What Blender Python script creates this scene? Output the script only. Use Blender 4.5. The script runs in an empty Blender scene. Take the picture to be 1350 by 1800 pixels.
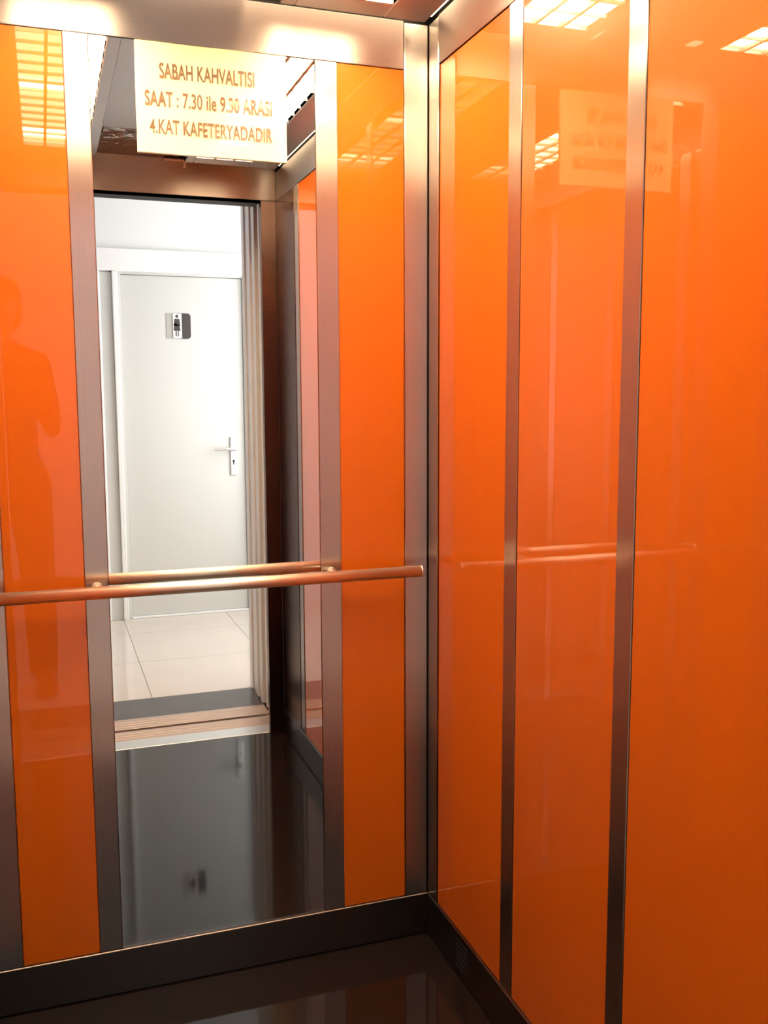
import bpy, bmesh, math, random
from mathutils import Vector, Matrix
random.seed(7)
S = bpy.context.scene
C = S.collection

# ------------------------------------------------------------------ camera
cam_d = bpy.data.cameras.new('camera')
cam = bpy.data.objects.new('camera', cam_d); C.objects.link(cam)
CR = ((0.94326455, 0.32917269, 0.04355833),
      (-0.33201726, 0.93664912, 0.11159285),
      (-0.00406555, -0.1197237, 0.99279893))      # columns: right, forward, up
m = Matrix.Identity(4)
for i in range(3):
    m[i][0] = CR[i][0]; m[i][1] = CR[i][2]; m[i][2] = -CR[i][1]
m[0][3], m[1][3], m[2][3] = -0.8273, -2.0475, 1.2972
cam.matrix_world = m
cam_d.sensor_fit = 'HORIZONTAL'; cam_d.sensor_width = 36
cam_d.lens = 1691.6 / 1350 * 36
cam_d.clip_start = 0.01
S.camera = cam

# ------------------------------------------------------------------ light and exposure
S.view_settings.view_transform = 'Standard'
S.view_settings.look = 'None'
S.view_settings.gamma = 1
S.view_settings.use_curve_mapping = False
S.view_settings.exposure = 0.0
DIFFUSER_STRENGTH = 17.0
TUBE_PEAKS = ((-0.19, 170.0), (-0.67, 75.0), (-1.14, 110.0))   # (y of a lamp behind the opal sheet, extra strength)
BULB_COLOR = (1.0, 0.74, 0.46)
WINDOW_POWER = 42.0
w = bpy.data.worlds.new('world'); S.world = w; w.use_nodes = True
bg = w.node_tree.nodes['Background']
bg.inputs[0].default_value = (0.80, 0.90, 1.0, 1); bg.inputs[1].default_value = 1.2

def area(name, loc, rot, sx, sy, power, col):
    d = bpy.data.lights.new(name, 'AREA'); d.shape = 'RECTANGLE'; d.size = sx; d.size_y = sy
    d.energy = power; d.color = col
    o = bpy.data.objects.new(name, d); C.objects.link(o); o.location = loc; o.rotation_euler = rot
    return o
# daylight entering by the corridor window, on the plane of its panes
area('window_daylight', (0.935, -2.88, 1.45), (0, math.radians(90), 0), 1.5, 1.1, WINDOW_POWER, (1.0, 0.99, 0.96))

# ------------------------------------------------------------------ materials
def mat(name, col, rough=0.5, metal=0.0, coat=0.0, coat_r=0.0, spec=0.5, aniso=None, noise=None, bump=None, emit=None):
    M = bpy.data.materials.new(name); M.use_nodes = True
    nt = M.node_tree; N = nt.nodes; L = nt.links
    b = N['Principled BSDF']
    b.inputs['Base Color'].default_value = (*col, 1)
    b.inputs['Roughness'].default_value = rough
    b.inputs['Metallic'].default_value = metal
    b.inputs['Coat Weight'].default_value = coat
    b.inputs['Coat Roughness'].default_value = coat_r
    b.inputs['Specular IOR Level'].default_value = spec
    if emit:
        b.inputs['Emission Color'].default_value = (*emit[0], 1); b.inputs['Emission Strength'].default_value = emit[1]
    if aniso == 'X':      # brushed along a tube that runs in x
        b.inputs['Anisotropic'].default_value = 0.9
        v = N.new('ShaderNodeTangent'); v.direction_type = 'RADIAL'; v.axis = 'X'
        L.new(v.outputs[0], b.inputs['Tangent'])
    elif aniso:
        b.inputs['Anisotropic'].default_value = aniso[1]
        v = N.new('ShaderNodeCombineXYZ')
        for i in range(3): v.inputs[i].default_value = aniso[0][i]
        L.new(v.outputs[0], b.inputs['Tangent'])
    if noise:   # (scale xyz, amount, detail)
        sc, amt = noise
        tc = N.new('ShaderNodeTexCoord'); mp = N.new('ShaderNodeMapping'); mp.inputs['Scale'].default_value = sc
        nz = N.new('ShaderNodeTexNoise'); nz.inputs['Scale'].default_value = 1; nz.inputs['Detail'].default_value = 4
        L.new(tc.outputs['Object'], mp.inputs[0]); L.new(mp.outputs[0], nz.inputs['Vector'])
        mx = N.new('ShaderNodeMix'); mx.data_type = 'RGBA'
        mx.inputs['A'].default_value = (*[c * (1 - amt) for c in col], 1)
        mx.inputs['B'].default_value = (*[min(1, c * (1 + amt)) for c in col], 1)
        L.new(nz.outputs['Fac'], mx.inputs['Factor']); L.new(mx.outputs['Result'], b.inputs['Base Color'])
    if bump:
        sc, st, dist = bump
        tc = N.new('ShaderNodeTexCoord'); mp = N.new('ShaderNodeMapping'); mp.inputs['Scale'].default_value = sc
        nz = N.new('ShaderNodeTexNoise'); nz.inputs['Scale'].default_value = 1; nz.inputs['Detail'].default_value = 3
        L.new(tc.outputs['Object'], mp.inputs[0]); L.new(mp.outputs[0], nz.inputs['Vector'])
        bp = N.new('ShaderNodeBump'); bp.inputs['Strength'].default_value = st; bp.inputs['Distance'].default_value = dist
        L.new(nz.outputs['Fac'], bp.inputs['Height']); L.new(bp.outputs['Normal'], b.inputs['Normal'])
    return M

STEEL = (0.60, 0.54, 0.50)
M = dict(
    orange=mat('orange_back_painted_glass', (0.53, 0.112, 0.006), 0.36, coat=1.0, coat_r=0.0, spec=0.08, noise=((30, 30, 30), 0.05)),
    steel_vx=mat('steel_brushed_vertical_x', STEEL, 0.28, 1, aniso=((1, 0, 0), 0.95), noise=((300, 300, 2), 0.08)),
    steel_vy=mat('steel_brushed_vertical_y', STEEL, 0.28, 1, aniso=((0, 1, 0), 0.95), noise=((300, 300, 2), 0.08)),
    steel_hx=mat('steel_brushed_horizontal_x', STEEL, 0.48, 1, aniso=((0, 0, 1), 0.95), noise=((2, 2, 300), 0.08)),
    steel_hy=mat('steel_brushed_horizontal_y', STEEL, 0.48, 1, aniso=((0, 0, 1), 0.95), noise=((2, 2, 300), 0.08)),
    bronze=mat('dark_bronze_steel', (0.17, 0.11, 0.09), 0.26, 1, aniso=((0.7, 0.7, 0), 0.9)),
    skirting=mat('skirting_dark_brushed_steel', (0.16, 0.13, 0.12), 0.30, 1),
    steel_ceil=mat('steel_ceiling_sheet', (0.50, 0.47, 0.46), 0.42, 1, aniso=((1, 0, 0), 0.5)),
    polished=mat('steel_polished', (0.45, 0.38, 0.34), 0.12, 1, bump=((26, 14, 1), 1.0, 0.03)),
    satin=mat('satin_aluminium', (0.70, 0.69, 0.68), 0.35, 1),
    tan_alu=mat('sill_aluminium_bronze', (0.62, 0.47, 0.38), 0.45, 1),
    rail=mat('handrail_satin_steel', (0.86, 0.80, 0.70), 0.40, 1),
    mirror=mat('mirror_silver', (0.90, 0.91, 0.90), 0.0, 1),
    black_floor=mat('black_granite', (0.010, 0.007, 0.006), 0.06, spec=0.32, noise=((400, 400, 400), 0.5)),
    dark=mat('dark_gap', (0.006, 0.005, 0.005), 0.6),
    dark_granite=mat('dark_granite_border', (0.055, 0.05, 0.055), 0.25, noise=((200, 200, 200), 0.4)),
    tile=mat('pale_floor_tile', (0.66, 0.59, 0.53), 0.07, noise=((5, 5, 5), 0.05)),
    grout=mat('tile_grout', (0.42, 0.38, 0.34), 0.8),
    white=mat('white_wall_paint', (0.80, 0.80, 0.80), 0.7, bump=((60, 60, 60), 0.1, 0.002)),
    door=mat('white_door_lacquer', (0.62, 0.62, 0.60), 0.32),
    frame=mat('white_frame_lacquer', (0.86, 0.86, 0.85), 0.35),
    jamb=mat('landing_frame_grey_paint', (0.74, 0.72, 0.72), 0.35, 0.2),
    paper=mat('cream_paper_in_sleeve', (0.84, 0.82, 0.52), 0.6, coat=0.4, coat_r=0.02, bump=((9, 9, 9), 0.15, 0.01)),
    ink=mat('ink_browned_by_glare', (0.17, 0.10, 0.05), 0.6, coat=0.3, coat_r=0.02),  # brown tone carries the glare of the clear sleeve over dark print
    box_white=mat('light_box_white', (0.88, 0.86, 0.82), 0.5),
    slat=mat('louvre_white', (0.62, 0.56, 0.48), 0.5),
    gap_glow=mat('ceiling_gap_glow', (1, 1, 1), 0.5, emit=(BULB_COLOR, 5.0)),  # emission stands in for light leaking through the ceiling edge gap
    lampbase=mat('lamp_base_plastic', (0.8, 0.8, 0.78), 0.4),
    sign_dark=mat('sign_dark_grey', (0.055, 0.045, 0.045), 0.35),
    sign_pale=mat('sign_brushed_plate', (0.45, 0.44, 0.40), 0.4, 0.2),
    sign_white=mat('sign_white', (0.85, 0.84, 0.82), 0.4),
    skin=mat('skin', (0.40, 0.22, 0.15), 0.55),
    hair=mat('dark_hair', (0.02, 0.014, 0.01), 0.6, noise=((80, 80, 200), 0.4)),
    shirt=mat('charcoal_cotton', (0.035, 0.035, 0.042), 0.9, bump=((300, 300, 300), 0.2, 0.002)),
    trousers=mat('dark_denim', (0.02, 0.025, 0.045), 0.9, bump=((400, 400, 400), 0.2, 0.002)),
    shoe=mat('dark_leather', (0.02, 0.016, 0.014), 0.4),
    phone=mat('phone_black_glass', (0.01, 0.01, 0.012), 0.1),
    eye=mat('eye_white', (0.8, 0.78, 0.75), 0.2),
    iris=mat('iris_brown', (0.06, 0.03, 0.015), 0.2),
)
gl = bpy.data.materials.new('window_glass'); gl.use_nodes = True
_b = gl.node_tree.nodes['Principled BSDF']
_b.inputs['Transmission Weight'].default_value = 1; _b.inputs['Roughness'].default_value = 0; _b.inputs['IOR'].default_value = 1.1
M['glass'] = gl
# opal louvre sheet lit from behind by three cross tubes: bright bands where the tubes sit
df = bpy.data.materials.new('opal_diffuser_glow'); df.use_nodes = True
nt = df.node_tree; nt.nodes.clear(); N = nt.nodes; L = nt.links
out = N.new('ShaderNodeOutputMaterial'); em = N.new('ShaderNodeEmission'); em.inputs[0].default_value = (*BULB_COLOR, 1)
geo = N.new('ShaderNodeNewGeometry'); sp = N.new('ShaderNodeSeparateXYZ'); L.new(geo.outputs['Position'], sp.inputs[0])
acc = None
for y0, st in TUBE_PEAKS:
    def mth(op, a, b=None):
        n = N.new('ShaderNodeMath'); n.operation = op
        for k, v in enumerate((a, b)):
            if v is None: continue
            if isinstance(v, (int, float)): n.inputs[k].default_value = v
            else: L.new(v, n.inputs[k])
        return n.outputs[0]
    d = mth('SUBTRACT', sp.outputs['Y'], y0); d = mth('DIVIDE', d, 0.038); d = mth('MULTIPLY', d, d)
    d = mth('MULTIPLY', mth('EXPONENT', mth('MULTIPLY', d, -1.0)), st)
    acc = d if acc is None else mth('ADD', acc, d)
L.new(mth('ADD', acc, DIFFUSER_STRENGTH), em.inputs[1]); L.new(em.outputs[0], out.inputs[0])
M['diffuser'] = df

# ------------------------------------------------------------------ helpers
def wloc(o):
    p = Vector(o.location)
    while o.parent: o = o.parent; p += Vector(o.location)
    return p

def empty(name, loc=(0, 0, 0), label=None, cat=None, group=None, kind=None):
    o = bpy.data.objects.new(name, None); o.empty_display_size = 0.05
    C.objects.link(o); o.location = loc
    return tag(o, label, cat, group, kind)

def tag(o, label=None, cat=None, group=None, kind=None):
    if label: o['label'] = label
    if cat: o['category'] = cat
    if group: o['group'] = group
    if kind: o['kind'] = kind
    return o

def link(name, bm, material, parent=None, origin=None, smooth=False):
    """bm in WORLD coordinates; origin = world origin of the object"""
    if origin is None:
        xs = [v.co for v in bm.verts]
        origin = Vector(((min(v.x for v in xs) + max(v.x for v in xs)) / 2,
                         (min(v.y for v in xs) + max(v.y for v in xs)) / 2,
                         min(v.z for v in xs)))
    origin = Vector(origin)
    bmesh.ops.translate(bm, verts=bm.verts, vec=-origin)
    me = bpy.data.meshes.new(name)
    if smooth:
        for f in bm.faces: f.smooth = True
    bm.to_mesh(me); bm.free()
    me.materials.append(material)
    o = bpy.data.objects.new(name, me); C.objects.link(o)
    if parent:
        o.parent = parent; o.location = origin - wloc(parent)
    else: o.location = origin
    return o

def add_box(bm, x0, x1, y0, y1, z0, z1, bevel=0.0, seg=1):
    r = bmesh.ops.create_cube(bm, size=1)
    vs = r['verts']
    for v in vs:
        v.co = Vector(((x0 + x1) / 2 + v.co.x * (x1 - x0), (y0 + y1) / 2 + v.co.y * (y1 - y0), (z0 + z1) / 2 + v.co.z * (z1 - z0)))
    if bevel:
        es = list({e for v in vs for e in v.link_edges})
        bmesh.ops.bevel(bm, geom=es, offset=bevel, segments=seg, affect='EDGES', profile=0.5)
    return bm

def box(name, x0, x1, y0, y1, z0, z1, material, parent=None, bevel=0.0, kind=None, label=None, seg=1):
    bm = bmesh.new(); add_box(bm, x0, x1, y0, y1, z0, z1, bevel, seg)
    return tag(link(name, bm, material, parent), label=label, kind=kind)

def add_tube(bm, a, b, r0, r1=None, n=20, cap=True):
    a = Vector(a); b = Vector(b); d = b - a
    r1 = r0 if r1 is None else r1
    mt = Matrix.Translation((a + b) / 2) @ d.to_track_quat('Z', 'Y').to_matrix().to_4x4()
    bmesh.ops.create_cone(bm, cap_ends=cap, segments=n, radius1=r0, radius2=r1, depth=d.length, matrix=mt)
    return bm

def tube(name, a, b, r, material, parent=None, r1=None, n=20, label=None):
    bm = bmesh.new(); add_tube(bm, a, b, r, r1, n)
    return tag(link(name, bm, material, parent, smooth=False), label=label)

def smooth_by_angle(o):
    for p in o.data.polygons: p.use_smooth = len(p.vertices) == 4

# dimensions -------------------------------------------------------
XR, XL = 0.0, -0.974            # cabin side walls
YB, YF = 0.0, -1.47             # cabin back wall, inner face of front
ZB, ZT, ZC = 0.103, 2.0, 2.13   # top of skirting, bottom of top rail, ceiling
RECESS = 0.004

# ------------------------------------------------------------------ SETTING: cabin shell
wall_back = box('wall_back', XL - 0.03, XR + 0.03, YB + 0.012, YB + 0.04, 0, 2.2, M['dark'], kind='structure')
def panel_y(name, x0, x1, z0, z1, face, th, material, bev=0.0012):
    return box(name, x0, x1, face, face + th, z0, z1, material, wall_back, bev)
panel_y('glass_panel', -0.2088 + .0004, -0.0566 - .0004, ZB, ZT, RECESS, 0.007, M['orange'], 0.0006)
panel_y('glass_panel', -0.9173 + .0004, -0.7621 - .0004, ZB, ZT, RECESS, 0.007, M['orange'], 0.0006)
panel_y('steel_strip', -0.2573, -0.2088, ZB, ZT, 0.002, 0.01, M['steel_vx'])
panel_y('steel_strip', -0.7621, -0.7150, ZB, ZT, 0.002, 0.01, M['steel_vx'])
panel_y('corner_post', -0.0566, -0.0015, ZB, ZT + .098, 0.0, 0.0115, M['steel_vx'], 0.0018)
panel_y('corner_post', XL + .0015, -0.9173, ZB, ZT + .098, 0.0, 0.0115, M['steel_vx'], 0.0018)

def side_wall(name, X, s):
    """X = plane of the steel faces; s = +1 right wall (outside is +x), -1 left wall"""
    def bx(n, y0, y1, z0, z1, off, th, material, bev, par):
        a, b = X + s * off, X + s * (off + th)
        return box(n, min(a, b), max(a, b), y0, y1, z0, z1, material, par, bev)
    a, b = X + s * 0.012, X + s * 0.04
    root = box(name, min(a, b), max(a, b), -1.53, YB + 0.012, 0, 2.2, M['dark'], kind='structure')
    bx('corner_post', -0.0547, -0.0015, ZB, ZT + .098, 0, .0115, M['steel_vy'], 0.0018, root)
    for y0, y1 in ((-0.3874, -0.0547), (-0.7739, -0.4374), (-1.157, -0.8203)):
        bx('glass_panel', y0 + .0004, y1 - .0004, ZB, ZT, RECESS, .007, M['orange'], 0.0006, root)
    for y0, y1 in ((-0.4374, -0.3874), (-0.8203, -0.7739), (-1.207, -1.157)):
        bx('steel_strip', y0, y1, ZB, ZT, 0.002, .01, M['steel_vy'], 0.0012, root)
    bx('end_panel', -1.469, -1.207, ZB, ZT, 0.0, .0115, M['bronze'], 0.0012, root)
    t = None
    return root, bx
wall_right, bxr = side_wall('wall_right', XR, 1)
wall_left, bxl = side_wall('wall_left', XL, -1)

# top rails
box('trim_1', XL + .058, XR - .058, 0.0, 0.0115, ZT, 2.10, M['steel_hx'], None, 0.0012, 'structure')
tr = box('trim_2', 0.0, 0.0115, -1.469, -0.0557, ZT, 2.10, M['steel_hy'], None, 0.0012, 'structure')
box('trim_3', XL - 0.0115, XL, -1.469, -0.0557, ZT, 2.10, M['steel_hy'], None, 0.0012, 'structure')
# skirtings
box('baseboard_back', XL, XR, -0.002, 0.0115, 0.002, ZB - .0003, M['skirting'], None, 0.0015, 'structure')
bbr = box('baseboard_right', -0.002, 0.0115, -1.469, -0.0025, 0.002, ZB - .0003, M['skirting'], None, 0.0015, 'structure')
box('baseboard_left', XL - 0.0115, XL + .002, -1.469, -0.0025, 0.002, ZB - .0003, M['skirting'], None, 0.0015, 'structure')
for k in range(6):
    z = 0.022 + k * 0.012
    o = box('vent_slot', -0.0032, -0.0019, -0.238, -0.178, z, z + 0.005, M['dark'], bbr)

# front of the cabin
wf = box('wall_front', XL - .03, XR + .03, -1.53, -1.471, 2.0, 2.2, M['dark'], kind='structure')
box('header_panel', XL, XR, -1.4708, -1.468, 2.0, 2.125, M['steel_hx'], wf, 0.001)
box('header_soffit', XL + .05, XR - .05, -1.60, -1.4708, 2.0, 2.003, M['dark'], wf)
for x0, x1 in ((-0.0555, 0.0), (XL, XL + 0.018)):
    box('return_panel', x0, x1, -1.500, -1.470, 0.0, 2.0, M['bronze'], wf, 0.0015)

# floor
box('floor', XL - 0.01, XR + 0.01, -1.504, 0.012, -0.03, 0.0, M['black_floor'], kind='structure')

# ceiling
ceil = box('ceiling', XL - .03, XR + .03, -1.60, 0.04, 2.20, 2.24, M['dark'], kind='structure')
box('ceiling_panel', -0.629, -0.345, -1.10, -0.03, 2.115, 2.125, M['steel_ceil'], ceil, 0.001)
box('ceiling_panel', -0.629, -0.345, -1.468, -1.102, 2.122, 2.130, M['polished'], ceil, 0.001, label='polished steel strip at the front')
box('ceiling_panel', XL + 0.001, XL + .03, -1.468, -0.02, 2.105, 2.112, M['steel_ceil'], ceil)
cv = empty('added_gap_glow', (-0.3, -0.03, 2.105), 'thin glowing strips added for light leaking round the edge of the cabin ceiling above the top rail', 'light')  # strips added to give the bright gap and light the top rails
box('glow_strip', -0.0295, -0.001, -1.40, -0.02, 2.108, 2.112, M['gap_glow'], cv)
box('glow_strip', -0.40, -0.0301, -0.052, -0.001, 2.113, 2.116, M['gap_glow'], cv)
box('glow_strip', -0.90, -0.4005, -0.029, -0.001, 2.128, 2.132, M['gap_glow'], cv)

# ------------------------------------------------------------------ ceiling lights
def ceiling_light(x0, x1, gx0, gx1, label):
    """x0..x1 outer frame, gx0..gx1 louvre opening"""
    y0, y1, gy0, gy1, z0 = -1.33, -0.055, -1.262, -0.122, 2.08
    t = empty('ceiling_light', ((x0 + x1) / 2, (y0 + y1) / 2, z0), label, 'light', 'louvred ceiling lights of the cabin')
    bm = bmesh.new()
    add_box(bm, x0, gx0, y0, y1, z0, z0 + .02, .002); add_box(bm, gx1, x1, y0, y1, z0, z0 + .02, .002)
    add_box(bm, gx0, gx1, y0, gy0, z0, z0 + .02, .002); add_box(bm, gx0, gx1, gy1, y1, z0, z0 + .02, .002)
    link('frame', bm, M['steel_ceil'], t)
    bm = bmesh.new()   # open white housing
    zt = z0 + .075
    add_box(bm, gx0 - .006, gx0, gy0 - .006, gy1 + .006, z0 + .02, zt); add_box(bm, gx1, gx1 + .006, gy0 - .006, gy1 + .006, z0 + .02, zt)
    add_box(bm, gx0, gx1, gy0 - .006, gy0, z0 + .02, zt); add_box(bm, gx0, gx1, gy1, gy1 + .006, z0 + .02, zt)
    add_box(bm, gx0 - .006, gx1 + .006, gy0 - .006, gy1 + .006, zt, zt + .006)
    link('housing', bm, M['box_white'], t)
    box('diffuser', gx0 + .0005, gx1 - .0005, gy0 + .0005, gy1 - .0005, z0 + .0125, z0 + .0155, M['diffuser'], t)
    n = 16; dy = (gy1 - gy0) / n
    w = (gx1 - gx0)
    for i in (1, 2):
        xx = gx0 + w * i / 3
        box('louvre_slat', xx - .004, xx + .004, gy0, gy1, z0 + .002, z0 + .010, M['slat'], t)
    for k in range(1, n):
        yy = gy0 + dy * k
        box('louvre_slat', gx0, gx1, yy - .002, yy + .002, z0 + .002, z0 + .009, M['slat'], t)
    return t
ceiling_light(-0.345, -0.031, -0.315, -0.125, 'louvred ceiling light beside the right orange wall')
ceiling_light(-0.943, -0.629, -0.85, -0.66, 'louvred ceiling light beside the left wall, seen in mirror and left orange glass')

# ------------------------------------------------------------------ mirror
mir = box('mirror', -0.7148, -0.2575, RECESS, RECESS + .006, ZB, ZT, M['mirror'], None, 0.0006)
tag(mir, 'tall frameless mirror on the back wall between two brushed steel strips', 'mirror')

# ------------------------------------------------------------------ handrail
hr = empty('handrail', (-0.487, 0, 0.907), 'horizontal golden steel handrail tube across the mirror and back wall', 'handrail')
bm = bmesh.new(); add_tube(bm, (-0.928, -.068, .907), (-0.046, -.068, .907), .0128, n=32)
o = link('rail', bm, M['rail'], hr); smooth_by_angle(o)
for xx in (-0.930, -0.044):
    s = 1 if xx > -0.4 else -1
    bm = bmesh.new(); add_tube(bm, (xx - s * .002, -.068, .907), (xx + s * .001, -.068, .907), .0134, n=32)
    o = link('end_cap', bm, M['rail'], hr); smooth_by_angle(o)
for xx in (-0.2335, -0.7385):
    bm = bmesh.new(); add_tube(bm, (xx, -.0615, .905), (xx, .0, .905), .0055, n=20)
    b = link('bracket', bm, M['rail'], hr); smooth_by_angle(b)
    bm = bmesh.new(); add_tube(bm, (xx, -.0045, .905), (xx, .0015, .905), .011, n=28)
    o = link('wall_plate', bm, M['rail'], b); smooth_by_angle(o)

# ------------------------------------------------------------------ notice on the mirror
def flat_text(name, body, x0, x1, z0, z1, y, material, parent, flip=1, weight=0.02):
    cu = bpy.data.curves.new('tmp', 'FONT'); cu.body = body; cu.size = 1; cu.offset = weight; cu.extrude = 0.0
    cu.space_character = 1.03
    ob = bpy.data.objects.new('tmp', cu); C.objects.link(ob)
    dg = bpy.context.evaluated_depsgraph_get(); dg.update()
    me = bpy.data.meshes.new_from_object(ob.evaluated_get(dg))
    bpy.data.objects.remove(ob)
    xs = [v.co.x for v in me.vertices]; ys = [v.co.y for v in me.vertices]
    a, b, c, d = min(xs), max(xs), min(ys), max(ys)
    bm = bmesh.new(); bm.from_mesh(me)
    for v in bm.verts:
        v.co = Vector((x0 + (v.co.x - a) / (b - a) * (x1 - x0), y, z0 + (v.co.y - c) / (d - c) * (z1 - z0)))
    return link(name, bm, material, parent)
ns = empty('notice_sheet', (-0.474, 0, 1.785), 'cream paper notice about breakfast hours in a clear sleeve on the mirror', 'notice')
bm = bmesh.new()
nx, nz = 24, 16
vg = {}
for k, yy in enumerate((-0.0012, 0.0032)):
    for i in range(nx + 1):
        for j in range(nz + 1):
            x = -0.6265 + .3055 * i / nx; z = 1.785 + .2135 * j / nz
            bul = 0.0 if k else -0.0006 * math.sin(i * .5) * math.sin(j * .45 + .4)
            vg[k, i, j] = bm.verts.new((x, yy + bul, z))
for k in (0, 1):
    for i in range(nx):
        for j in range(nz):
            q = [vg[k, i, j], vg[k, i + 1, j], vg[k, i + 1, j + 1], vg[k, i, j + 1]]
            bm.faces.new(q if k == 0 else q[::-1])
for i in range(nx):
    bm.faces.new([vg[0, i, 0], vg[1, i, 0], vg[1, i + 1, 0], vg[0, i + 1, 0]])
    bm.faces.new([vg[0, i, nz], vg[0, i + 1, nz], vg[1, i + 1, nz], vg[1, i, nz]])
for j in range(nz):
    bm.faces.new([vg[0, 0, j], vg[0, 0, j + 1], vg[1, 0, j + 1], vg[1, 0, j]])
    bm.faces.new([vg[0, nx, j], vg[1, nx, j], vg[1, nx, j + 1], vg[0, nx, j + 1]])
link('paper', bm, M['paper'], ns)
flat_text('lettering', 'SABAH KAHVALTISI', -0.580, -0.388, 1.9290, 1.9595, -.0023, M['ink'], ns)
flat_text('lettering', 'SAAT : 7.30 ile 9.30 ARASI', -0.610, -0.352, 1.8745, 1.9050, -.0023, M['ink'], ns)
flat_text('lettering', '4.KAT KAFETERYADADIR', -0.602, -0.352, 1.8220, 1.8510, -.0023, M['ink'], ns)

# sensor bracket on the cabin header (white angle piece seen in the mirror)
sb = empty('sensor_bracket', (-0.355, -1.462, 2.122), 'small white angled bracket on the steel header, seen in the mirror', 'bracket')
box('arm', -0.395, -0.325, -1.4665, -1.45, 2.112, 2.117, M['frame'], sb, .001)
box('foot', -0.329, -0.321, -1.4665, -1.45, 2.092, 2.1119, M['frame'], sb, .001)

# ------------------------------------------------------------------ sills and landing entrance
sl = empty('door_sill', (-0.487, -1.60, 0), 'ribbed metal cabin door sill with a pale front edge, seen in the mirror', 'sill')
box('edge_strip', XL, XR, -1.592, -1.5045, -0.03, 0.001, M['satin'], sl, .001)
for y0, y1 in ((-1.620, -1.594), (-1.646, -1.623), (-1.673, -1.649), (-1.702, -1.676)):
    box('sill_rib', XL, XR, y0, y1, -0.03, 0.0, M['tan_alu'], sl, .001)
box('sill_base', XL, XR, -1.700, -1.594, -0.045, -0.031, M['dark'], sl)
s2 = empty('door_sill', (-0.487, -1.79, 0), 'ribbed metal landing sill beside the dark granite border, seen in the mirror', 'sill')
for y0, y1 in ((-1.752, -1.727), (-1.779, -1.755), (-1.806, -1.782), (-1.850, -1.809)):
    box('sill_rib', XL, XR, y0, y1, -0.03, 0.0, M['tan_alu'], s2, .001)
box('sill_base', XL, XR, -1.850, -1.730, -0.045, -0.031, M['dark'], s2)
box('trim_4', XL - .3, XR + .3, -1.7260, -1.7030, -0.3, -0.1, M['dark'], kind='structure')

def landing_side(name, X, s, label):
    t = empty(name, (X, -1.7, 0), label, 'door')
    for k, (y0, y1, off) in enumerate(((-1.625, -1.600, .004), (-1.665, -1.637, .010))):
        a, b = X + s * off, X + s * .30
        box('cabin_door_leaf', min(a, b), max(a, b), y0, y1, 0.002, 2.06, M['jamb'], t, .003)
    for k, (y0, y1, off) in enumerate(((-1.770, -1.742, .010), (-1.812, -1.784, .004))):
        a, b = X + s * off, X + s * .30
        box('landing_door_leaf', min(a, b), max(a, b), y0, y1, 0.002, 2.10, M['jamb'], t, .003)
    return t
landing_side('sliding_door', XR, 1, 'retracted grey sliding elevator door leaves at the right wall side, seen in mirror')
landing_side('sliding_door', XL, -1, 'retracted grey sliding elevator door leaves at the left wall side')
# landing frame, grooved
lf = empty('door_2', (-0.487, -1.99, 0), kind='structure')
for X, s in ((XR, 1), (XL, -1)):
    for y0, y1, off in ((-1.90, -1.865, .0), (-1.955, -1.905, .006), (-2.02, -1.96, .0), (-2.07, -2.025, .006), (-2.125, -2.075, .0)):
        a, b = X + s * off, X + s * .05
        box('jamb', min(a, b), max(a, b), y0, y1, 0.0, 2.14, M['jamb'], lf, .002)
box('head', XL - .05, XR + .05, -2.125, -1.865, 2.1405, 2.18, M['jamb'], lf, .002)

# shaft enclosure between cabin and landing wall
box('wall_landing_right', XR + .051, 0.95, -2.118, -1.87, -.03, 2.7, M['white'], kind='structure')
box('wall_landing_left', -2.6, XL - .051, -2.118, -1.87, -.03, 2.7, M['white'], kind='structure')
box('wall_landing_top', XL - .051, XR + .051, -2.118, -1.87, 2.181, 2.7, M['white'], kind='structure')
box('wall_shaft_right', XR + .32, XR + .36, -1.869, .1, -.4, 2.4, M['dark'], kind='structure')
box('wall_shaft_left', XL - .36, XL - .32, -1.869, .1, -.4, 2.4, M['dark'], kind='structure')
box('wall_shaft_top', XL - .36, XR + .36, -1.869, .1, 2.4, 2.44, M['dark'], kind='structure')
box('wall_shaft_back', XL - .36, XR + .36, .1, .14, -.4, 2.4, M['dark'], kind='structure')
box('floor_shaft', XL - .36, XR + .36, -1.869, .1, -.44, -.4, M['dark'], kind='structure')

# ------------------------------------------------------------------ corridor
YW = -3.674
box('floor_border', -2.6, 0.95, -2.10, -1.8515, -0.03, 0.0, M['dark_granite'], kind='structure')
fl = box('floor_corridor', -2.6, 0.95, YW, -2.1005, -0.03, -0.003, M['grout'], kind='structure')
ty = -2.102
xs = [-2.6 + .6 * i for i in range(8)]
yy = ty
while yy > YW + .01:
    y2 = max(YW, yy - .598)
    for i in range(-1, 7):
        a = max(-2.6, -2.6 + .6 * i + .365); b = min(0.95, -2.6 + .6 * i + .365 + .597)
        if b - a > .05: box('floor_tile', a, b, y2 + .0015, yy - .0015, -.0029, 0.0, M['tile'], fl)
    yy = y2
box('ceiling_corridor', -2.6, 0.95, YW, -1.87, 2.7, 2.74, M['white'], kind='structure')
DX0, DX1, DZ = -0.384, 0.305, 1.985
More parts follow.
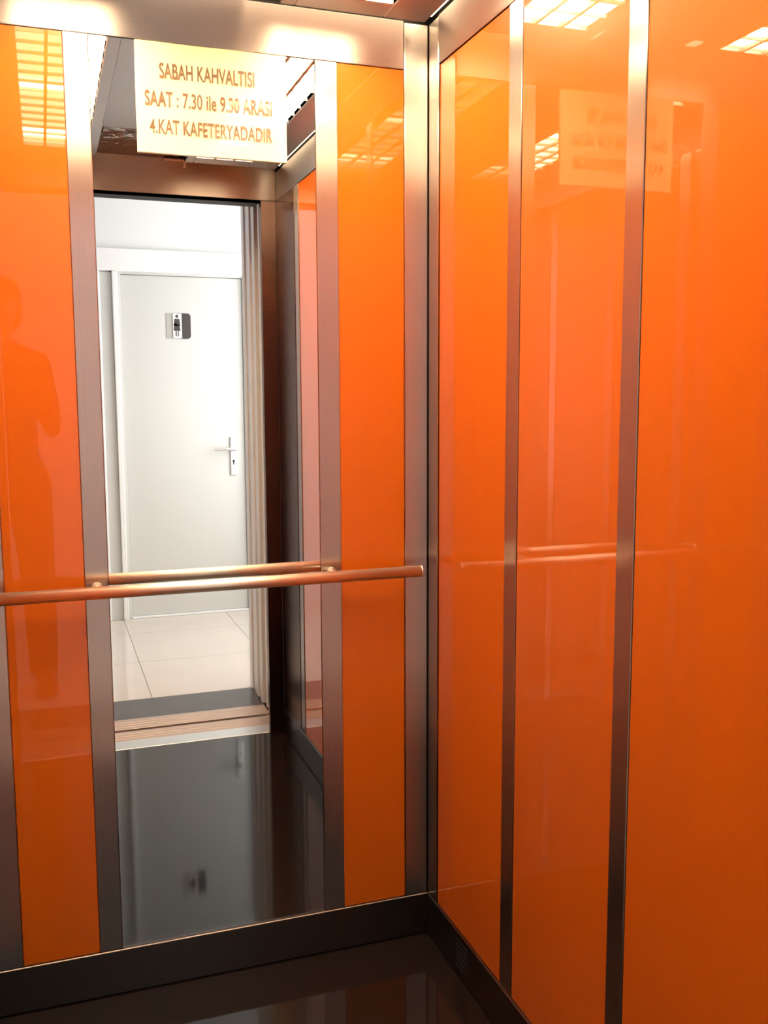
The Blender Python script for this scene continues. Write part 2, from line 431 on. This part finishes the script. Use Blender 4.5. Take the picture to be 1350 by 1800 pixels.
# far wall with the door opening
bm = bmesh.new()
add_box(bm, -2.6, -0.445, YW - .12, YW, -.03, 2.7); add_box(bm, DX1 + .035, 0.95, YW - .12, YW, -.03, 2.7)
add_box(bm, -0.445, DX1 + .035, YW - .12, YW, 2.03, 2.7)
tag(link('wall_corridor_far', bm, M['white']), kind='structure')
box('wall_corridor_left', -2.64, -2.6, YW - .12, -1.87, -.03, 2.74, M['white'], kind='structure')
bm = bmesh.new()
add_box(bm, 0.95, 1.07, YW - .12, -3.46, -.03, 2.74); add_box(bm, 0.95, 1.07, -2.30, -1.87, -.03, 2.74)
add_box(bm, 0.95, 1.07, -3.46, -2.30, -.03, .68); add_box(bm, 0.95, 1.07, -3.46, -2.30, 2.22, 2.74)
tag(link('wall_corridor_right', bm, M['white']), kind='structure')
wn = empty('window_1', (1.01, -2.88, .68), kind='structure')
for y0, y1, z0, z1 in ((-3.4595, -3.42, .681, 2.219), (-2.34, -2.3005, .681, 2.219), (-3.42, -2.34, .681, .72), (-3.42, -2.34, 2.18, 2.219), (-2.90, -2.86, .72, 2.18)):
    box('window_frame', 0.98, 1.03, y0, y1, z0, z1, M['frame'], wn, .002)
box('pane', 1.003, 1.008, -3.42, -2.90, .72, 2.18, M['glass'], wn)
box('pane', 1.003, 1.008, -2.86, -2.34, .72, 2.18, M['glass'], wn)

# restroom door
d1 = empty('door_1', ((DX0 + DX1) / 2, YW, 0), kind='structure')
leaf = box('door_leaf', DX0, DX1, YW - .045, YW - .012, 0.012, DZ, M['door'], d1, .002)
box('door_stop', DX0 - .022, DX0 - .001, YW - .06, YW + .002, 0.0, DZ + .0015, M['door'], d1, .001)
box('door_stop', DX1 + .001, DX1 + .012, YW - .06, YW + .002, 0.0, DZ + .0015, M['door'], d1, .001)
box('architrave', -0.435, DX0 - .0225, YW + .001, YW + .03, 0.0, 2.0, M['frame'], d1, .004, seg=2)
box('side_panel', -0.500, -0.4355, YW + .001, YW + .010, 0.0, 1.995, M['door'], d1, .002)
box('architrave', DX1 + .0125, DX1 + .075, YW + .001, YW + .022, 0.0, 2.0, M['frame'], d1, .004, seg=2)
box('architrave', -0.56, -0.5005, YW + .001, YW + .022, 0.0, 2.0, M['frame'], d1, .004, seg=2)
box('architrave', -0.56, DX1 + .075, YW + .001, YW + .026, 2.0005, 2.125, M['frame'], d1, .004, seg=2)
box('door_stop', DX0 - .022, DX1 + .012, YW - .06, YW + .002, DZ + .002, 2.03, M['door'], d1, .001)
box('threshold', DX0 - .001, DX1 + .001, YW - .07, YW + .012, 0.0, .011, M['frame'], d1, .002)
box('door_backing', DX0 - .06, DX1 + .035, YW - .11, YW - .07, 0, 2.03, M['dark'], d1)
# handle (on the leaf)
hx, hz = 0.234, 0.985
hy = YW - .012
bm = bmesh.new(); add_box(bm, hx - .019, hx + .019, hy, hy + .009, .828, 1.058, .0035, 2)
hp = link('handle_plate', bm, M['satin'], d1)
bm = bmesh.new()
add_tube(bm, (hx, hy + .009, hz), (hx, hy + .05, hz), .010, n=18)
add_tube(bm, (hx + .012, hy + .046, hz - .001), (hx - .05, hy + .05, hz + .004), .0105, .009, n=16)
add_tube(bm, (hx - .048, hy + .05, hz + .004), (hx - .115, hy + .044, hz - .001), .009, .006, n=16)
o = link('handle_lever', bm, M['satin'], hp)
bm = bmesh.new(); add_tube(bm, (hx, hy + .0085, .915), (hx, hy + .0105, .915), .007, n=16); add_box(bm, hx - .003, hx + .003, hy + .0085, hy + .0105, .893, .912)
link('keyhole', bm, M['dark'], hp)

# restroom sign (on the leaf)
sg = empty('restroom_sign', (-0.062, hy, 1.632), 'small grey restroom sign with a woman pictogram on the white corridor door', 'sign')
bm = bmesh.new(); add_box(bm, -0.138, -0.070, hy, hy + .003, 1.632, 1.776, .001)
link('pale_plate', bm, M['sign_pale'], sg)
def rounded(bm, x0, x1, z0, z1, y0, y1, r, corners):
    pts = []
    for (cx, cz, a0, on) in ((x1 - r, z1 - r, 0, corners), (x0 + r, z1 - r, 90, False), (x0 + r, z0 + r, 180, False), (x1 - r, z0 + r, 270, corners)):
        if on:
            for k in range(7):
                a = math.radians(a0 + 15 * k); pts.append((cx + r * math.cos(a), cz + r * math.sin(a)))
        else:
            pts.append((x1 if cx > (x0 + x1) / 2 else x0, z1 if cz > (z0 + z1) / 2 else z0))
    f = [bm.verts.new((x, y1, z)) for x, z in pts]; b = [bm.verts.new((x, y0, z)) for x, z in pts]
    bm.faces.new(f); bm.faces.new(b[::-1])
    n = len(pts)
    for i in range(n): bm.faces.new([f[i], b[i], b[(i + 1) % n], f[(i + 1) % n]])
    bmesh.ops.recalc_face_normals(bm, faces=bm.faces)
bm = bmesh.new(); rounded(bm, -0.0695, 0.002, 1.632, 1.776, hy, hy + .006, .018, True)
link('dark_plate', bm, M['sign_dark'], sg)
bm = bmesh.new(); rounded(bm, -0.100, -0.050, 1.634, 1.774, hy + .0061, hy + .0085, .002, False)
link('white_plate', bm, M['sign_white'], sg)
# figure: head, dress, legs
fx = -0.077
bm = bmesh.new()
def poly(pts, y0, y1):
    f = [bm.verts.new((x, y1, z)) for x, z in pts]; b = [bm.verts.new((x, y0, z)) for x, z in pts]
    bm.faces.new(f); bm.faces.new(b[::-1]); n = len(pts)
    for i in range(n): bm.faces.new([f[i], b[i], b[(i + 1) % n], f[(i + 1) % n]])
ya, yb = hy + .0086, hy + .0098
poly([(fx + .0085 * math.cos(a * math.pi / 8), 1.759 + .0095 * math.sin(a * math.pi / 8)) for a in range(16)], ya, yb)
poly([(fx - .014, 1.745), (fx + .014, 1.745), (fx + .019, 1.705), (fx + .014, 1.704), (fx + .011, 1.722), (fx + .020, 1.676),
      (fx - .020, 1.676), (fx - .011, 1.722), (fx - .014, 1.704), (fx - .019, 1.705)], ya, yb)
poly([(fx - .009, 1.6755), (fx - .003, 1.6755), (fx - .003, 1.645), (fx - .009, 1.645)], ya, yb)
poly([(fx + .003, 1.6755), (fx + .009, 1.6755), (fx + .009, 1.645), (fx + .003, 1.645)], ya, yb)
bmesh.ops.recalc_face_normals(bm, faces=bm.faces)
link('woman_pictogram', bm, M['sign_dark'], sg)

# ------------------------------------------------------------------ the photographer (seen as a reflection in the left orange glass)
def capsule(bm, a, b, r0, r1, n=16):
    a = Vector(a); b = Vector(b)
    add_tube(bm, a, b, r0, r1, n)
    for p, r in ((a, r0), (b, r1)):
        bmesh.ops.create_uvsphere(bm, u_segments=n, v_segments=10, radius=r, matrix=Matrix.Translation(p))
def ell(bm, c, sx, sy, sz, rot=None, n=20):
    mt = Matrix.Translation(Vector(c)) @ (rot.to_matrix().to_4x4() if rot else Matrix.Identity(4)) @ Matrix.Diagonal((sx, sy, sz, 1))
    bmesh.ops.create_uvsphere(bm, u_segments=n, v_segments=14, radius=1, matrix=mt)
def fuse(name, bm, material, parent, voxel, origin, it=4):
    me = bpy.data.meshes.new('t'); bm.to_mesh(me); bm.free()
    ob = bpy.data.objects.new('t', me); C.objects.link(ob)
    r = ob.modifiers.new('r', 'REMESH'); r.mode = 'VOXEL'; r.voxel_size = voxel; r.use_smooth_shade = True
    s = ob.modifiers.new('s', 'SMOOTH'); s.iterations = it; s.factor = 0.5
    dg = bpy.context.evaluated_depsgraph_get(); dg.update()
    m2 = bpy.data.meshes.new_from_object(ob.evaluated_get(dg))
    bpy.data.objects.remove(ob)
    b2 = bmesh.new(); b2.from_mesh(m2)
    return link(name, b2, material, parent, origin=origin, smooth=True)

PX, PY = -0.985, -2.43
O = (PX, PY, 0)
def P(x, y, z): return (PX + x, PY + y, z)
# joints, person faces +y; the person's right hand is on +x
SH_R, SH_L = P(.138, 0, 1.440), P(-.150, 0, 1.440)
EL_R, EL_L = P(.190, .17, 1.17), P(-.225, -.02, 1.15)
WR_R, WR_L = P(.205, .315, 1.235), P(-.235, .05, .90)
HP_R, HP_L = P(.082, 0, .93), P(-.082, 0, .93)
KN_R, KN_L = P(.105, .02, .50), P(-.110, .01, .50)
AN_R, AN_L = P(.110, -.01, .085), P(-.120, -.02, .085)
bm = bmesh.new()
# torso, neck
ell(bm, P(0, 0, 1.33), .138, .098, .19); ell(bm, P(0, 0, 1.12), .118, .092, .18); ell(bm, P(0, 0, .96), .138, .105, .13)
capsule(bm, SH_R, SH_L, .052, .052); capsule(bm, P(0, -.005, 1.44), P(0, .012, 1.59), .056, .050)
for s in (-1, 1): capsule(bm, P(0, -.008, 1.505), P(s * .12, 0, 1.455), .045, .042)
# head
ell(bm, P(0, .020, 1.695), .075, .092, .098); ell(bm, P(0, .045, 1.625), .055, .060, .062)
ell(bm, P(0, .082, 1.592), .026, .022, .020)                       # chin
capsule(bm, P(0, .108, 1.690), P(0, .122, 1.655), .009, .013, 10)  # nose
ell(bm, P(0, .112, 1.648), .017, .011, .009)
ell(bm, P(0, .100, 1.622), .026, .012, .006); ell(bm, P(0, .098, 1.613), .022, .012, .006)   # lips
capsule(bm, P(-.045, .090, 1.715), P(.045, .090, 1.715), .012, .012, 10)                    # brow
for s in (-1, 1): ell(bm, P(s * .076, .010, 1.672), .010, .020, .032)
# arms
for a, b, c in ((SH_R, EL_R, WR_R), (SH_L, EL_L, WR_L)):
    capsule(bm, a, b, .050, .039); capsule(bm, b, c, .038, .026)
# legs
for a, b, c, s in ((HP_R, KN_R, AN_R, 1), (HP_L, KN_L, AN_L, -1)):
    capsule(bm, a, b, .085, .056); capsule(bm, b, c, .054, .036)
    ell(bm, (b[0], b[1] - .03, b[2] - .14), .045, .045, .10)
    capsule(bm, (c[0], c[1] - .02, .045), (c[0] + s * .015, c[1] + .15, .035), .035, .030)
# right hand round the phone's lower edge; the palm is behind the phone
PHX, PHY, PHZ = -0.823, -2.068, 1.262          # phone centre
palm = (PHX + .012, PHY - .048, PHZ - .052)
capsule(bm, WR_R, palm, .026, .030)
ell(bm, palm, .036, .020, .042)
for k in range(4):     # fingers curl round the right (+x) long edge, onto the back (lens side)
    z = PHZ - .078 + k * .022
    r = .0083
    l = (.020, .024, .026, .022)[k]
    p0 = (palm[0] + .022, palm[1] + .002, z)
    p1 = (PHX + .050, PHY - .022, z + .004); p2 = (PHX + .051, PHY + .013, z + .008); p3 = (PHX + .040 - l * .6, PHY + .018, z + .011)
    capsule(bm, p0, p1, r + .001, r, 10); capsule(bm, p1, p2, r, r - .0006, 10); capsule(bm, p2, p3, r - .0006, r - .0018, 10)
# thumb on the screen side, pointing to the other edge
capsule(bm, (palm[0] - .014, palm[1] + .004, palm[2] - .012), (PHX - .038, PHY - .030, PHZ - .040), .0135, .0105, 10)
capsule(bm, (PHX - .038, PHY - .030, PHZ - .040), (PHX - .026, PHY - .020, PHZ - .006), .0105, .0085, 10)
# left hand hanging
hx0, hy0, hz0 = WR_L
ell(bm, (hx0, hy0 + .012, hz0 - .055), .017, .036, .046)
for k in range(4):
    y = hy0 - .014 + k * .0185; l = (.050, .062, .068, .060)[k]
    capsule(bm, (hx0, y, hz0 - .085), (hx0 + .006, y + .004, hz0 - .095 - l * .5), .0083, .0078, 10)
    capsule(bm, (hx0 + .006, y + .004, hz0 - .095 - l * .5), (hx0 + .020, y + .008, hz0 - .090 - l), .0078, .0066, 10)
capsule(bm, (hx0 + .004, hy0 + .036, hz0 - .035), (hx0 + .012, hy0 + .062, hz0 - .075), .0125, .0095, 10)
capsule(bm, (hx0 + .012, hy0 + .062, hz0 - .075), (hx0 + .018, hy0 + .064, hz0 - .105), .0095, .008, 10)
person = fuse('person', bm, M['skin'], None, .0045, O, 3)
tag(person, 'standing person in dark clothes holding up a phone, reflected in the left orange glass', 'person')
for s in (-1, 1):
    bm = bmesh.new(); ell(bm, P(s * .031, .0935, 1.692), .0125, .010, .0085, n=14)
    e = link('eye', bm, M['eye'], person, smooth=True)
    bm = bmesh.new(); ell(bm, P(s * .031, .1015, 1.692), .0055, .003, .0055, n=12)
    link('iris', bm, M['iris'], e, smooth=True)
# hair
bm = bmesh.new()
ell(bm, P(0, .000, 1.720), .090, .100, .092); ell(bm, P(0, -.030, 1.685), .087, .080, .085)
ell(bm, P(0, .060, 1.768), .060, .045, .032)
for s in (-1, 1): ell(bm, P(s * .066, -.012, 1.675), .026, .055, .085)
ell(bm, P(0, -.045, 1.63), .072, .045, .07)
for k in range(26):
    a = k * 2.4; rr = .02 + .002 * k
    ell(bm, P(rr * math.cos(a), -.01 + rr * math.sin(a), 1.805 - rr * .35), .018, .018, .010, n=8)
fuse('hair', bm, M['hair'], person, .005, O, 2)
# shirt with short sleeves
bm = bmesh.new()
ell(bm, P(0, 0, 1.33), .150, .114, .185); ell(bm, P(0, 0, 1.12), .134, .110, .20); ell(bm, P(0, 0, .985), .150, .118, .115)
capsule(bm, SH_R, SH_L, .058, .058)
for s in (-1, 1): capsule(bm, P(s * .035, -.006, 1.495), P(s * .12, 0, 1.452), .047, .048)
for a, b in ((SH_R, EL_R), (SH_L, EL_L)):
    e = Vector(a).lerp(Vector(b), .62); capsule(bm, a, e, .058, .052)
bmesh.ops.create_cone(bm, cap_ends=True, segments=32, radius1=.152, radius2=.147, depth=.10, matrix=Matrix.Translation(P(0, 0, .94)) @ Matrix.Diagonal((1, .70, 1, 1)))
fuse('shirt', bm, M['shirt'], person, .007, O, 3)
# trousers
bm = bmesh.new()
ell(bm, P(0, 0, .93), .150, .116, .11)
for a, b, c in ((HP_R, KN_R, AN_R), (HP_L, KN_L, AN_L)):
    capsule(bm, a, b, .096, .072)
    add_tube(bm, b, (c[0], c[1], .07), .072, .062, 20)
    ell(bm, b, .072, .072, .072)
fuse('trousers', bm, M['trousers'], person, .007, O, 3)
for c, s in ((AN_R, 1), (AN_L, -1)):
    bm = bmesh.new()
    ell(bm, (c[0], c[1] - .025, .058), .044, .052, .056); ell(bm, (c[0] + s * .008, c[1] + .06, .042), .045, .085, .040); ell(bm, (c[0] + s * .016, c[1] + .14, .036), .047, .060, .034)
    ell(bm, (c[0] + s * .010, c[1] + .055, .012), .043, .125, .012)
    fuse('shoe', bm, M['shoe'], person, .005, O, 3)
# phone: stands just behind the viewpoint
ph = empty('phone', (PHX, PHY, PHZ - .062), 'black phone held upright in the right hand of the person', 'phone')
bm = bmesh.new(); add_box(bm, PHX - .034, PHX + .034, PHY - .0045, PHY + .0045, PHZ - .062, PHZ + .062, .004, 3)
link('phone_body', bm, M['phone'], ph)
bm = bmesh.new(); add_tube(bm, (PHX - .004, PHY + .0045, PHZ + .036), (PHX - .004, PHY + .0062, PHZ + .036), .006, n=20)
link('camera_lens', bm, M['satin'], ph)
bm = bmesh.new(); add_box(bm, PHX - .030, PHX + .030, PHY - .0052, PHY - .0046, PHZ - .046, PHZ + .046)
link('screen', bm, M['phone'], ph)
